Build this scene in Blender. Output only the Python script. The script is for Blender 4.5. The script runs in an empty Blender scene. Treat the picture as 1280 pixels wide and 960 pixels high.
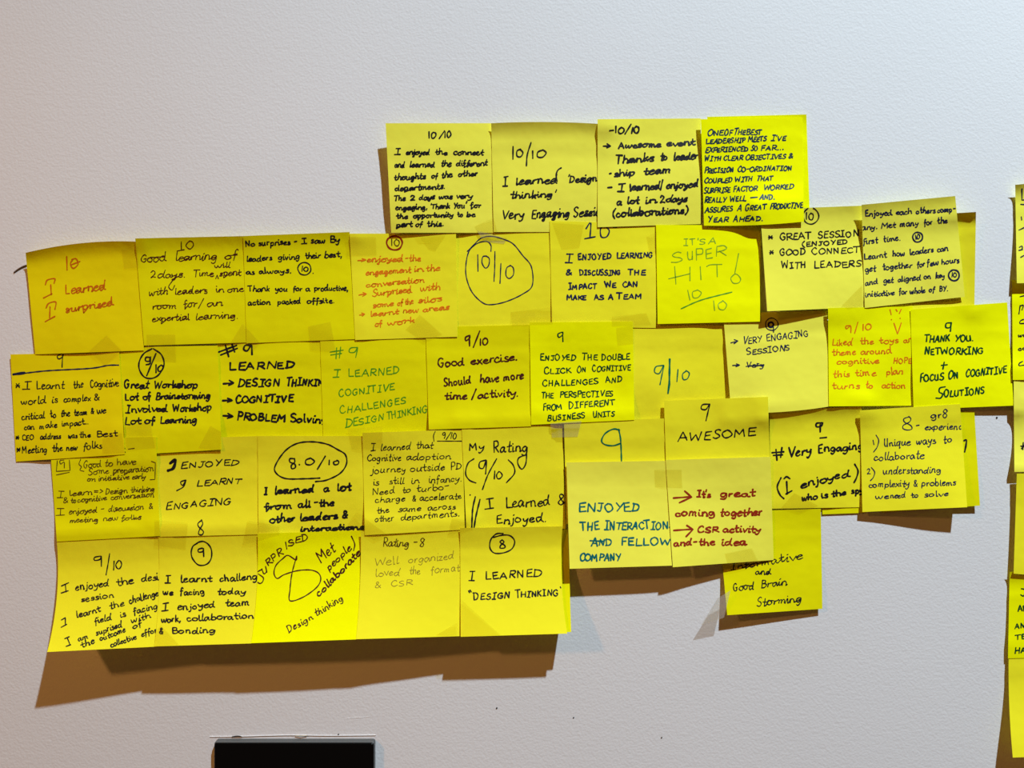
import bpy, math, random
import numpy as np
from mathutils import Vector

# ------------------------------------------------------------------ camera, light, exposure
sc = bpy.context.scene
COL = sc.collection
S = 0.0006          # metres on the wall per photograph pixel
D = 0.62            # camera distance from the wall
Z0 = 1.50           # height of the picture centre above the floor

cam = bpy.data.cameras.new('camera')
cam.sensor_width = 36.0
cam.lens = 36.0 * D / (1280 * S)
cam.clip_start = 0.01
camo = bpy.data.objects.new('camera', cam)
COL.objects.link(camo)
camo.location = (0, -D, Z0)
camo.rotation_euler = (math.pi / 2, 0, 0)
sc.camera = camo

world = bpy.data.worlds.new('room_light')
sc.world = world
world.use_nodes = True
bg = world.node_tree.nodes['Background']
bg.inputs[0].default_value = (1.0, 0.42, 0.12, 1)
bg.inputs[1].default_value = 0.092

def downlight(name, loc, aim, energy, color, radius, angle):
    l = bpy.data.lights.new(name, 'SPOT')
    l.energy = energy
    l.color = color
    l.shadow_soft_size = radius
    l.spot_size = angle
    l.spot_blend = 1.0
    o = bpy.data.objects.new(name, l)
    COL.objects.link(o)
    o.location = loc
    o.rotation_euler = (Vector(aim) - Vector(loc)).to_track_quat('-Z', 'Y').to_euler()
    return o

downlight('ceiling_downlight', (0.85, -1.40, Z0 + 2.1), (0.94, 0.0, Z0 - 0.05), 409, (0.755, 0.905, 1.0), 0.035, 1.72)
downlight('warm_wall_lamp', (-1.65, -1.40, Z0 + 1.0), (-0.50, 0.0, Z0 - 0.30), 62, (1.0, 0.43, 0.105), 0.08, 0.88)

sc.view_settings.view_transform = 'Standard'
sc.view_settings.look = 'None'
sc.view_settings.gamma = 1.0
sc.view_settings.use_curve_mapping = False
sc.view_settings.exposure = 0.0

# ------------------------------------------------------------------ materials
def new_mat(name):
    m = bpy.data.materials.new(name)
    m.use_nodes = True
    nt = m.node_tree
    return m, nt, nt.nodes['Principled BSDF'], nt.nodes['Material Output']

def wall_material():
    m, nt, b, out = new_mat('painted_plaster')
    N, L = nt.nodes.new, nt.links.new
    tc = N('ShaderNodeTexCoord')
    n1 = N('ShaderNodeTexNoise'); n1.inputs['Scale'].default_value = 520; n1.inputs['Detail'].default_value = 2.5
    n2 = N('ShaderNodeTexNoise'); n2.inputs['Scale'].default_value = 210; n2.inputs['Detail'].default_value = 2
    n3 = N('ShaderNodeTexNoise'); n3.inputs['Scale'].default_value = 3; n3.inputs['Detail'].default_value = 3
    for n in (n1, n2, n3): L(tc.outputs['Object'], n.inputs['Vector'])
    ad = N('ShaderNodeMath'); ad.operation = 'MULTIPLY_ADD'; ad.inputs[1].default_value = 0.6
    L(n2.outputs['Fac'], ad.inputs[0]); L(n1.outputs['Fac'], ad.inputs[2])
    bp = N('ShaderNodeBump'); bp.inputs['Strength'].default_value = 0.28; bp.inputs['Distance'].default_value = 0.0008
    L(ad.outputs[0], bp.inputs['Height']); L(bp.outputs['Normal'], b.inputs['Normal'])
    cr = N('ShaderNodeValToRGB')
    cr.color_ramp.elements[0].position = 0.3; cr.color_ramp.elements[0].color = (0.735, 0.735, 0.745, 1)
    cr.color_ramp.elements[1].position = 0.7; cr.color_ramp.elements[1].color = (0.775, 0.775, 0.785, 1)
    L(n3.outputs['Fac'], cr.inputs['Fac']); L(cr.outputs['Color'], b.inputs['Base Color'])
    b.inputs['Roughness'].default_value = 0.75
    b.inputs['Specular IOR Level'].default_value = 0.2
    return m

def paper_material(name, rgb, trans=0.07):
    """sheet of note paper: faint cockling, lets some light through"""
    m, nt, b, out = new_mat(name)
    N, L = nt.nodes.new, nt.links.new
    tc = N('ShaderNodeTexCoord')
    no = N('ShaderNodeTexNoise'); no.inputs['Scale'].default_value = 24; no.inputs['Detail'].default_value = 3
    L(tc.outputs['Object'], no.inputs['Vector'])
    fine = N('ShaderNodeTexNoise'); fine.inputs['Scale'].default_value = 900; fine.inputs['Detail'].default_value = 2
    L(tc.outputs['Object'], fine.inputs['Vector'])
    bp = N('ShaderNodeBump'); bp.inputs['Strength'].default_value = 0.30; bp.inputs['Distance'].default_value = 0.0055
    L(no.outputs['Fac'], bp.inputs['Height'])
    bp2 = N('ShaderNodeBump'); bp2.inputs['Strength'].default_value = 0.05; bp2.inputs['Distance'].default_value = 0.0004
    L(fine.outputs['Fac'], bp2.inputs['Height']); L(bp.outputs['Normal'], bp2.inputs['Normal'])
    L(bp2.outputs['Normal'], b.inputs['Normal'])
    b.inputs['Base Color'].default_value = (*rgb, 1)
    b.inputs['Roughness'].default_value = 0.8
    b.inputs['Specular IOR Level'].default_value = 0.03
    tr = N('ShaderNodeBsdfTranslucent'); tr.inputs['Color'].default_value = (rgb[0], rgb[1] * 0.8, rgb[2] * 0.3, 1)
    mx = N('ShaderNodeMixShader'); mx.inputs['Fac'].default_value = trans
    L(b.outputs['BSDF'], mx.inputs[1]); L(tr.outputs['BSDF'], mx.inputs[2])
    L(mx.outputs['Shader'], out.inputs['Surface'])
    return m

def plain(name, rgb, rough=0.6, spec=0.3, metallic=0.0):
    m, nt, b, out = new_mat(name)
    N, L = nt.nodes.new, nt.links.new
    tc = N('ShaderNodeTexCoord'); no = N('ShaderNodeTexNoise'); no.inputs['Scale'].default_value = 300
    L(tc.outputs['Object'], no.inputs['Vector'])
    mx = N('ShaderNodeMixRGB'); mx.blend_type = 'MIX'
    mx.inputs['Color1'].default_value = (*[c * 0.92 for c in rgb], 1)
    mx.inputs['Color2'].default_value = (*[min(1, c * 1.08) for c in rgb], 1)
    L(no.outputs['Fac'], mx.inputs['Fac']); L(mx.outputs['Color'], b.inputs['Base Color'])
    b.inputs['Roughness'].default_value = rough
    b.inputs['Specular IOR Level'].default_value = spec
    b.inputs['Metallic'].default_value = metallic
    return m

def tape_material(name, tint, film, fac, rough=0.35):
    m, nt, b, out = new_mat(name)
    N, L = nt.nodes.new, nt.links.new
    tp = N('ShaderNodeBsdfTransparent'); tp.inputs['Color'].default_value = (*tint, 1)
    b.inputs['Base Color'].default_value = (*film, 1)
    b.inputs['Roughness'].default_value = rough
    b.inputs['Specular IOR Level'].default_value = 0.3
    mx = N('ShaderNodeMixShader'); mx.inputs['Fac'].default_value = fac
    L(tp.outputs['BSDF'], mx.inputs[1]); L(b.outputs['BSDF'], mx.inputs[2])
    L(mx.outputs['Shader'], out.inputs['Surface'])
    return m

PAPER = {
    'canary': paper_material('canary_paper', (0.96, 0.89, 0.022)),
    'pale':   paper_material('pale_canary_paper', (0.97, 0.93, 0.085)),
    'gold':   paper_material('golden_canary_paper', (0.93, 0.80, 0.003)),
    'lime':   paper_material('bright_yellow_paper', (0.87, 0.83, 0.002)),
    'neon':   paper_material('neon_yellow_paper', (0.98, 1.0, 0.0)),
}
INK = {
    'black':  plain('black_ink', (0.010, 0.009, 0.012), 0.5, 0.2),
    'navy':   plain('navy_ink', (0.010, 0.016, 0.055), 0.5, 0.2),
    'deep':   plain('blue_green_ink', (0.004, 0.030, 0.050), 0.5, 0.2),
    'teal':   plain('teal_ink', (0.0, 0.13, 0.13), 0.5, 0.2),
    'bottle': plain('dark_green_ink', (0.002, 0.055, 0.012), 0.5, 0.2),
    'emerald': plain('emerald_ink', (0.0, 0.15, 0.07), 0.5, 0.2),
    'green':  plain('green_ink', (0.09, 0.33, 0.01), 0.5, 0.2),
    'leaf':   plain('leaf_green_ink', (0.26, 0.43, 0.01), 0.5, 0.2),
    'orange': plain('orange_red_ink', (0.80, 0.19, 0.003), 0.5, 0.2),
    'red':    plain('red_ink', (0.62, 0.14, 0.004), 0.5, 0.2),
    'crimson': plain('dark_red_ink', (0.31, 0.022, 0.005), 0.5, 0.2),
    'maroon': plain('maroon_ink', (0.07, 0.012, 0.006), 0.5, 0.2),
    'brown':  plain('brown_ink', (0.10, 0.055, 0.006), 0.5, 0.2),
    'pencil': plain('faint_pencil', (0.33, 0.25, 0.02), 0.6, 0.2),
}
M_TAPE = tape_material('matte_clear_tape', (0.978, 0.966, 0.89), (0.42, 0.34, 0.06), 0.02)
M_TAPE_CLEAR = tape_material('glossy_clear_tape', (0.93, 0.92, 0.88), (0.75, 0.70, 0.50), 0.09, 0.2)
M_TAPE_FLAP = tape_material('loose_clear_tape', (0.93, 0.92, 0.89), (0.70, 0.66, 0.60), 0.20, 0.2)
M_WALL = wall_material()
M_HOLE = plain('dark_hole', (0.03, 0.025, 0.02), 0.9, 0.1)
M_CHIP = plain('tan_plaster_chip', (0.42, 0.36, 0.22), 0.9, 0.1)
M_GLASS = plain('black_glass', (0.003, 0.003, 0.003), 0.30, 0.12)
M_CASE = plain('dark_grey_plastic', (0.10, 0.105, 0.105), 0.5, 0.3)
M_BROWN_LINE = plain('brown_line', (0.16, 0.11, 0.08), 0.8, 0.1)

# ------------------------------------------------------------------ helpers
def P3(px, py, h):
    """point that stands h metres off the wall and is seen at (px, py)"""
    k = S * (D - h) / D
    return np.stack([(px - 640) * k, -h, Z0 - (py - 480) * k], -1)

def link_mesh(name, verts, faces, mat, parent=None, origin=None, smooth=True):
    me = bpy.data.meshes.new(name)
    org = np.array(origin if origin is not None else (0, 0, 0), float)
    v = np.asarray(verts, float) - org
    me.from_pydata([tuple(p) for p in v], [], faces)
    me.materials.append(mat)
    if smooth:
        me.polygons.foreach_set('use_smooth', [True] * len(me.polygons))
    me.update()
    o = bpy.data.objects.new(name, me)
    COL.objects.link(o)
    if parent is not None:
        o.parent = parent
        o.location = tuple(org - PORG[parent.name])
    else:
        o.location = tuple(org)
    PORG[o.name] = org
    return o
PORG = {}

def tag(o, label, cat=None, group=None, kind=None):
    if label: o['label'] = label
    if cat: o['category'] = cat
    if group: o['group'] = group
    if kind: o['kind'] = kind
    return o

def box_mesh(x0, x1, y0, y1, z0, z1):
    v = [(x, y, z) for x in (x0, x1) for y in (y0, y1) for z in (z0, z1)]
    f = [(0, 1, 3, 2), (4, 6, 7, 5), (0, 4, 5, 1), (2, 3, 7, 6), (0, 2, 6, 4), (1, 5, 7, 3)]
    return v, f

# ------------------------------------------------------------------ the wall
v, f = box_mesh(-2.2, 2.2, 0.0, 0.12, 0.0, 2.9)
wall = link_mesh('wall_back', v, f, M_WALL, smooth=False)
wall['kind'] = 'structure'

# ------------------------------------------------------------------ sheets: corners in pixels, heights in millimetres, draped in order
NG = 25
UU, VV = np.meshgrid(np.linspace(0, 1, NG), np.linspace(0, 1, NG))   # [row v][col u]

class Sheet:
    def __init__(self, q, bow=(0, 0, 0, 0)):
        self.q = [np.array(p, float) for p in q]   # TL TR BR BL
        self.bow = bow                             # outward bow of top, right, bottom, left edge, px
        x = [p[0] for p in self.q]; y = [p[1] for p in self.q]
        self.bb = (min(x) - 6, max(x) + 6, min(y) - 6, max(y) + 6)
    def F(self, u, v):
        a, b, c, d = self.q
        x = (a[0]*(1-u)+b[0]*u)*(1-v) + (d[0]*(1-u)+c[0]*u)*v
        y = (a[1]*(1-u)+b[1]*u)*(1-v) + (d[1]*(1-u)+c[1]*u)*v
        t, r, bo, l = self.bow
        fu, fv = 4*u*(1-u), 4*v*(1-v)
        y = y - t*fu*(1-v) + bo*fu*v
        x = x + r*fv*u - l*fv*(1-u)
        return x, y
    def inv(self, px, py):
        px = np.asarray(px, float); py = np.asarray(py, float)
        u = np.full(px.shape, .5); v = np.full(px.shape, .5)
        e = 1e-4
        for _ in range(7):
            x, y = self.F(u, v)
            xu, yu = self.F(u+e, v); xv, yv = self.F(u, v+e)
            a, b, c, d = (xu-x)/e, (xv-x)/e, (yu-y)/e, (yv-y)/e
            det = a*d-b*c
            rx, ry = px-x, py-y
            u = np.clip(u + (d*rx-b*ry)/det, -2, 3)
            v = np.clip(v + (a*ry-c*rx)/det, -2, 3)
        return u, v
    def hat(self, u, v):
        gu = np.clip(u, 0, 1)*(NG-1); gv = np.clip(v, 0, 1)*(NG-1)
        i = np.minimum(gu.astype(int), NG-2); j = np.minimum(gv.astype(int), NG-2)
        fu, fv = gu-i, gv-j
        H = self.H
        return (H[j, i]*(1-fu)+H[j, i+1]*fu)*(1-fv) + (H[j+1, i]*(1-fu)+H[j+1, i+1]*fu)*fv
    def mesh(self, t=0.00016):
        x, y = self.F(UU, VV)
        front = P3(x, y, self.H).reshape(-1, 3)
        back = P3(x, y, self.H - t).reshape(-1, 3)
        n = NG*NG
        f = []
        for j in range(NG-1):
            for i in range(NG-1):
                a = j*NG+i
                f.append((a, a+NG, a+NG+1, a+1))
                f.append((n+a, n+a+1, n+a+NG+1, n+a+NG))
        rim = [i for i in range(NG)] + [j*NG+NG-1 for j in range(1, NG)] + \
              [(NG-1)*NG+i for i in range(NG-2, -1, -1)] + [j*NG for j in range(NG-2, 0, -1)]
        m = len(rim)                       # the cut edge has its own vertices so that the faces stay flat up to it
        for k in range(m):
            a, b = 2*n+k, 2*n+(k+1) % m
            f.append((a, b, b+m, a+m))
        return np.vstack([front, back, front[rim], back[rim]]), f

LAID = []
def drape(sh, own, gap, margin=0.006):
    """raise the sheet's own heights wherever it lies over a sheet already laid, then relax the rise"""
    x, y = sh.F(UU, VV)
    low = np.full(UU.shape, 0.0005)
    for s in LAID:
        if sh.bb[0] > s.bb[1] or sh.bb[1] < s.bb[0] or sh.bb[2] > s.bb[3] or sh.bb[3] < s.bb[2]:
            continue
        u, v = s.inv(x, y)
        ins = (u > -.05) & (u < 1.05) & (v > -.05) & (v < 1.05)
        hh = s.hat(u, v) + gap
        low = np.where(ins, np.maximum(low, hh), low)
    need = np.maximum(low - own, 0)
    # one-cell dilation so that no triangle cuts through what lies below
    pad = np.pad(need, 1, mode='edge')
    need = np.maximum.reduce([pad[a:a+NG, b:b+NG] for a in range(3) for b in range(3)])
    d = need.copy()
    for _ in range(24):
        p = np.pad(d, 1, mode='edge')
        d = np.maximum(need, (p[:-2, 1:-1]+p[2:, 1:-1]+p[1:-1, :-2]+p[1:-1, 2:])*0.25)
    sh.H = own + d
    LAID.append(sh)

# ------------------------------------------------------------------ handwriting
GL = {
 'a': (11, '~9,8 6,10 2,8 1,4 3,0 6,1 9,8 9,3 10,0 12,1'), 'b': (11, '~2,17 2,8 2,0 2,5 5,10 9,8 10,4 7,0 4,0 2,3'),
 'c': (9, '~8,8 5,10 2,8 1,4 3,0 6,0 9,2'), 'd': (12, '~9,8 6,10 2,8 1,4 3,0 6,1 9,6;~10,17 9,8 9.5,2 12,0'),
 'e': (9, '~1,5 5,6 8,8 6,10 3,9 1,5 2,1 5,0 9,2'), 'f': (8, '~8,15 6,17 4,14 4,6 3.5,-5;1,9 8,10'),
 'g': (11, '~9,8 6,10 2,8 1,4 3,1 6,1 9,8 9,0 8,-5 5,-7 2,-5'), 'h': (11, '~2,17 2,8 2,0 2,5 5,10 8,9 9,4 9,0 11,1'),
 'i': (5, '~2,10 2,3 3,0 5,1;2,14 2.8,14.6'), 'j': (6, '~4,10 4,0 3,-6 0,-6;4,14 4.8,14.6'),
 'k': (10, '2,17 2,0;8,10 2,4;4,6 9,0'), 'l': (5, '~2,17 2,4 3,0 5,1'),
 'm': (15, '~2,10 2,0 2,6 5,10 7,8 7,0 7,6 10,10 12,8 12,3 14,0'), 'n': (11, '~2,10 2,0 2,6 5,10 8,9 9,4 9,0 11,1'),
 'o': (11, '~5,10 2,8 1,4 4,0 8,1 10,5 8,9 5,10'), 'p': (11, '~2,10 2,0 2,-7;~2,7 5,10 9,8 9,3 6,0 2,2'),
 'q': (11, '~9,8 6,10 2,8 1,4 3,0 6,1 9,7;9,10 9,-7 11,-5'), 'r': (8, '~2,10 2,0 2,5 4,9 7,10'),
 's': (8, '~7,9 4,10 2,8 4,5.5 7,4 7,1 4,0 1,1'), 't': (8, '~4,16 4,4 5,0 8,1;0.5,10 8,10.5'),
 'u': (12, '~2,10 2,3 4,0 7,1 9,6 9,10 9,3 11,0'), 'v': (9, '1,10 5,0 9,10'), 'w': (14, '~1,10 2,3 4,0 6,4 7,8 8,3 10,0 12,4 13,10'),
 'x': (9, '1,10 9,0;9,10 1,0'), 'y': (10, '~1,10 2,5 5,4 8,7 9,10 8,3 6,-4 3,-7 1,-5'), 'z': (9, '1,10 8,10 1,0 9,0'),
 'A': (12, '1,0 6,17 11,0;3,6 10,6'), 'B': (11, '2,17 2,0;~2,17 8,16 9,12 7,9 2,9;~2,9 9,8 11,4 8,0 2,0'),
 'C': (11, '~10,14 7,17 3,14 1,8 3,2 7,0 11,3'), 'D': (12, '2,17 2,0;~1,17 8,15 11,9 8,2 1,0'),
 'E': (10, '9,17 2,16 2,0 10,0;2,8.5 8,9'), 'F': (9, '9,17 2,16 2,0;2,8.5 8,9'),
 'G': (12, '~10,14 7,17 3,14 1,8 3,2 7,0 10,3 10,7;7,7.5 11,7.5'), 'H': (12, '2,17 2,0;10,17 10,0;2,8 10,9'),
 'I': (10, '2,17 9,17;5.5,17 5.5,0;1,0 9,0'), 'J': (10, '3,17 10,17;~7,17 7,4 5,0 2,2'),
 'K': (11, '2,17 2,0;10,17 2,8;4,9.5 11,0'), 'L': (10, '2,17 2,0 10,0'), 'M': (15, '1,0 2,17 7,6 12,17 13,0'),
 'N': (12, '2,0 2,17 10,0 10,17'), 'O': (13, '~6,17 2,13 1,7 4,0 8,0 12,6 10,14 6,17'),
 'P': (10, '2,17 2,0;~2,17 8,17 10,13 8,9 2,8'), 'Q': (13, '~6,17 2,13 1,7 4,0 8,0 12,6 10,14 6,17;7,5 12,-1'),
 'R': (11, '2,17 2,0;~2,17 8,17 10,13 8,9 2,8;4,8 11,0'), 'S': (10, '~9,15 6,17 2,14 3,10 8,7 9,3 5,0 1,2'),
 'T': (11, '0,17 11,17;5.5,17 5.5,0'), 'U': (12, '~2,17 2,5 5,0 9,2 10,6;10,17 10,0'), 'V': (12, '1,17 6,0 11,17'),
 'W': (16, '1,17 4,0 8,13 12,0 15,17'), 'X': (11, '1,17 10,0;10,17 1,0'), 'Y': (11, '1,17 6,9;11,17 4,0'), 'Z': (10, '1,17 9,17 1,0 10,0'),
 '0': (11, '~5,16 2,12 1,7 3,1 7,0 10,6 9,13 5,16'), '1': (5, '2.5,17 2.5,0'), '2': (11, '~1,12 4,16 8,13 7,8 1,0 5,1 10,0'),
 '8': (11, '~9,14 5,17 2,13 8,5 6,0 2,1 2,5 7,10 9,14'), '9': (11, '~9,12 6,9 2,10 2,14 6,16 9,13 9,6 8,0'),
 '&': (12, '~11,0 3,12 5,16 8,13 2,5 3,1 7,1 11,7'), '*': (12, '2,13 10,4;10,13 2,4;1,8.5 11,8.5'),
 '-': (9, '1,8 8,8.5'), '.': (5, '2,0 2.6,0.7'), ',': (5, '3,1 1.5,-4'), "'": (4, '3,18 2,13'), '/': (9, '8,20 1,-3'),
 '(': (7, '~6,19 2,12 2,4 6,-3'), ')': (7, '~1,19 5,12 5,4 1,-3'), '^': (15, '0,7 13,8;7,13 14,8 7,3'), '=': (11, '1,6 9,6.5;1,10 9,10.5'),
 '>': (8, '1,13 7,8 1,3'), '!': (4, '3,18 2,6;2,1 2.5,1.5'),
}
def parse(s):
    out = []
    for st in s.split(';'):
        st = st.strip()
        sm = st.startswith('~')
        out.append((sm, [tuple(map(float, p.split(','))) for p in st.lstrip('~').split()]))
    return out
GLP = {k: (w, parse(s)) for k, (w, s) in GL.items()}
LOWER = set('abcdefghijklmnopqrstuvwxyz')

def smooth_path(pts, step):
    """Catmull-Rom through the points, sampled about every step"""
    p = np.array(pts, float)
    if len(p) < 3:
        return resample(p, step)
    q = np.vstack([2*p[0]-p[1], p, 2*p[-1]-p[-2]])
    out = []
    for i in range(1, len(q)-2):
        n = max(2, int(np.linalg.norm(q[i+1]-q[i])/step))
        t = np.linspace(0, 1, n, endpoint=False)[:, None]
        a, b, c, d = q[i-1], q[i], q[i+1], q[i+2]
        out.append(0.5*((2*b)+(c-a)*t+(2*a-5*b+4*c-d)*t*t+(3*b-a-3*c+d)*t**3))
    out.append(p[-1][None])
    return np.vstack(out)
def resample(p, step):
    out = []
    for i in range(len(p)-1):
        n = max(2, int(np.linalg.norm(p[i+1]-p[i])/step))
        t = np.linspace(0, 1, n, endpoint=False)[:, None]
        out.append(p[i]*(1-t)+p[i+1]*t)
    out.append(p[-1][None])
    return np.vstack(out)

class Pen:
    """collects pen strokes in photograph pixels"""
    def __init__(self, org, seed):
        self.o = np.array(org[:2], float); self.k = 1.0/6
        self.rng = random.Random(seed)
        self.paths = []
    def stroke(self, s, w):
        for sm, pts in parse(s):
            pts = [self.o + np.array(p)*self.k for p in pts]
            path = smooth_path(pts, .8) if sm else resample(np.array(pts), 1.2)
            self.paths.append((path, w*self.k))
    def ring(self, cx, cy, rx, ry, w):
        r = self.rng; pts = []
        a0 = r.uniform(-2.2, -1.2)
        for i in range(15):
            a = a0 - i*(2*math.pi+.35)/14
            e = 1 + r.uniform(-.04, .04)
            pts.append(self.o + np.array((cx+rx*e*math.cos(a), cy+ry*e*math.sin(a)))*self.k)
        self.paths.append((smooth_path(pts, .8), w*self.k))
    def line(self, yl, yr, h, words, w, slant=0.0, join=False, jit=.62):
        ws = []
        for t in words.split():
            a, b, c = t.rsplit(':', 2)
            ws.append((a, float(b), float(c)))
        X0, X1 = ws[0][1], ws[-1][2]
        r = self.rng
        for txt, x0, x1 in ws:
            f = lambda x: yl + (yr-yl)*(x-X0)/max(1, X1-X0)
            p0 = np.array((x0, f(x0))); p1 = np.array((x1, f(x1)))
            L = np.linalg.norm(p1-p0)
            ex = (p1-p0)/L; ey = np.array((ex[1], -ex[0]))
            ey = np.array((ey[0]*.6, ey[1])); ey /= np.linalg.norm(ey)
            tot = sum(GLP[c][0] for c in txt) - 1
            sx = L/tot; sy = h/17.0
            cx = 0.0; prev = None
            for c in txt:
                gw, strokes = GLP[c]
                kx = r.uniform(.82, 1.0); ky = r.uniform(.86, 1.1); dy = r.uniform(-1.1, 1.1); sl = slant + r.uniform(-.09, .09)
                if c.isupper() and cx > 0 and len(txt) > 1: ky *= .83
                rot = r.uniform(-.07, .07)
                conv = lambda q: self.o + self.k*(p0 + ex*((cx + q[0]*kx)*sx + sl*q[1]*sy*ky - rot*q[1]*sy) + ey*(q[1]*ky+dy+rot*q[0])*sy)
                for si, (sm, pts) in enumerate(strokes):
                    jp = [(x + r.uniform(-jit, jit), y + r.uniform(-jit, jit)) for x, y in pts]
                    if c in LOWER:          # small bodies, tall ascenders
                        jp = [(x, y*.86 if y < 10 else 8.6+(y-10)*1.2) for x, y in jp]
                    pp = [conv(q) for q in jp]
                    if si == 0 and join and prev is not None and c in LOWER:
                        if sm and jp[0][1] < 12:
                            pp = [prev] + pp
                        elif jp[0][1] >= 12:
                            mid = conv((jp[0][0], 6))
                            self.paths.append((smooth_path([prev, (prev+mid)/2 - ey*0, mid], .5), w*self.k*.9))
                    path = smooth_path(pp, .45) if sm else resample(np.array(pp), .9)
                    self.paths.append((path, w*self.k*r.uniform(.9, 1.1)))
                    if si == 0: prev = pp[-1] if (jp[-1][1] < 4 or c in 'owrv') and c in LOWER else None
                cx += gw
    def build(self, name, sh, mat, parent):
        verts, faces, base = [], [], 0
        r = self.rng
        for path, w in self.paths:
            if len(path) < 2: continue
            d = np.gradient(path, axis=0)
            n = np.linalg.norm(d, axis=1, keepdims=True); n[n < 1e-6] = 1
            d = d/n
            path = np.vstack([path[0]-d[0]*w*.38, path, path[-1]+d[-1]*w*.38])
            d = np.vstack([d[0], d, d[-1]])
            nn = np.stack([-d[:, 1], d[:, 0]], 1)
            m = len(path)
            ph = r.uniform(0, 6)
            hw = w*.55*(1+.16*np.sin(np.arange(m)*.45+ph))
            hw[0] *= .45; hw[-1] *= .45
            A = path+nn*hw[:, None]; B = path-nn*hw[:, None]
            ua, va = sh.inv(path[:, 0], path[:, 1])
            ok = (ua > .004) & (ua < .996) & (va > .004) & (va < .996)
            u1, v1 = sh.inv(A[:, 0], A[:, 1]); u2, v2 = sh.inv(B[:, 0], B[:, 1])
            hA = sh.hat(u1, v1)+.00014; hB = sh.hat(u2, v2)+.00014
            VA = P3(A[:, 0], A[:, 1], hA); VB = P3(B[:, 0], B[:, 1], hB)
            verts.append(VA); verts.append(VB)
            for i in range(m-1):
                if ok[i] and ok[i+1]:
                    faces.append((base+i, base+m+i, base+m+i+1, base+i+1))
            base += 2*m
        if not faces: return None
        V = np.vstack(verts)
        used = sorted({i for fc in faces for i in fc})
        mp = {a: b for b, a in enumerate(used)}
        faces = [tuple(mp[i] for i in fc) for fc in faces]
        return link_mesh(name, V[used], faces, mat, parent, PORG[parent.name])

# ------------------------------------------------------------------ the notes
# key: paper, corners TL TR BR BL (px), heights TL TR BR BL (mm), options, pens, label
NOTES = {}
def note(key, paper, q, h, label, pens=(), bow=(0, 0, 0, 0), p=1.5, ct=0.0, m=0.0, cr=0.0, cl=0.0):
    NOTES[key] = dict(paper=paper, q=q, h=h, label=label, pens=pens, bow=bow, p=p, ct=ct, m=m, cr=cr, cl=cl)
def pen(ink, org, w, items, slant=0.0, join=False, jit=.62):
    return (ink, org, w, items, slant, join, jit)

# ---- top row
note('A1', 'pale', [(482,154),(616,154),(618,291),(489,291)], (11.5,2.5,1.2,4.5), 'yellow sticky note at left end of top row reading I enjoyed the connect', [
 pen('black', (470,145), 9.2, [
  (165,160,50,"10:388:452 /:470:503 10:508:562"),
  (290,290,45,"I:135:188 enjoyed:225:400 the:445:535 connect:580:805"), (385,372,45,"and:140:212 learned:250:440 the:485:565 different:600:835"),
  (482,448,45,"thoughts:135:370 of:415:460 the:490:570 other:615:760"), (562,545,45,"departments.:140:520"),
  (635,615,42,"The:135:222 2:255:292 days:320:440 was:470:570 very:600:720"), (705,685,42,"engaging,:145:385 'Thank:405:555 You':580:675 for:705:790"),
  (768,752,40,"the:150:240 opportunity:278:580 to:610:650 be:675:745"), (832,825,42,"part:150:270 of:295:345 this.:380:510")], .12, True)], m=0, p=1.5)
note('A2', 'pale', [(614,154),(752,155),(752,290),(617,290)], (3,2,3,3), 'yellow sticky note reading I learned Design thinking, second in top row', [
 pen('black', (605,145), 10, [
  "218,228 217,324", "~275,248 248,262 248,300 275,305 292,275 270,248", "~353,198 325,290 318,374", "~365,260 366,318", "~440,255 405,270 402,305 440,308 466,275 440,252",
  (522,488,62,"I:135:182 learned:235:550 'Design:620:850"), "~548,490 542,440 555,405 580,388",
  (620,608,55,"thinking':195:530"), (775,742,72,"Very:130:300 Engaging:355:640 Session:670:920")], .15, True)], ct=2.5, m=2.2, bow=(2,0,0,0))
note('A3', 'pale', [(747,149),(876,148),(876,280),(747,284)], (4,2.5,2.5,5), 'yellow sticky note reading Awesome event, thanks to leadership team', [
 pen('black', (735,140), 11.5, [
  (160,158,50,"-:150:185 10:195:270 /:275:310 10:320:385"), (278,250,52,"^:110:172 Awesome:225:545 event:590:800"),
  (385,350,60,"Thanks:200:490 to:540:595 leader:640:825"), (490,455,55,"-:155:175 ship:195:350 team:415:625"),
  (600,560,58,"-:140:178 I:215:280 learned:310:535 /:540:565 enjoyed:585:825"), (695,670,52,"a:212:255 lot:290:385 in:420:520 2days:540:740"),
  (790,760,60,"(collaborations):180:750")], .16, True)], m=1)
note('A4', 'neon', [(876,149),(1003,147),(1005,277),(880,282)], (6,3,3.5,4), 'neon yellow sticky note in top row reading ONE OF THE BEST LEADERSHIP MEETS', [
 pen('deep', (865,135), 8.5, [
  (205,198,44,"ONE:115:230 OF:240:300 THE:310:400 BEST:405:520"), (268,240,40,"LEADERSHIP:105:400 MEETS:420:555 I'VE:590:705"),
  (333,310,40,"EXPERIENCED:98:420 SO:440:490 FAR...:515:690"), (400,375,40,"WITH:92:215 CLEAR:235:380 OBJECTIVES:400:700 &:720:755"),
  (487,465,42,"PRECISION:92:310 CO-ORDINATION:340:750"), (565,540,40,"COUPLED:90:300 WITH:320:450 THAT:480:605"),
  (640,605,42,"SURPRISE:88:285 FACTOR:308:490 WORKED:535:760"), (712,682,42,"REALLY:92:255 WELL:282:405 -:430:490 AND.:505:620"),
  (785,745,45,"ASSURES:95:305 A:335:370 GREAT:395:555 PRODUCTIVE:585:830"), (858,842,42,"YEAR:118:270 AHEAD.:305:535")], .22)], bow=(0,0,2,0), m=.5)
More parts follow.
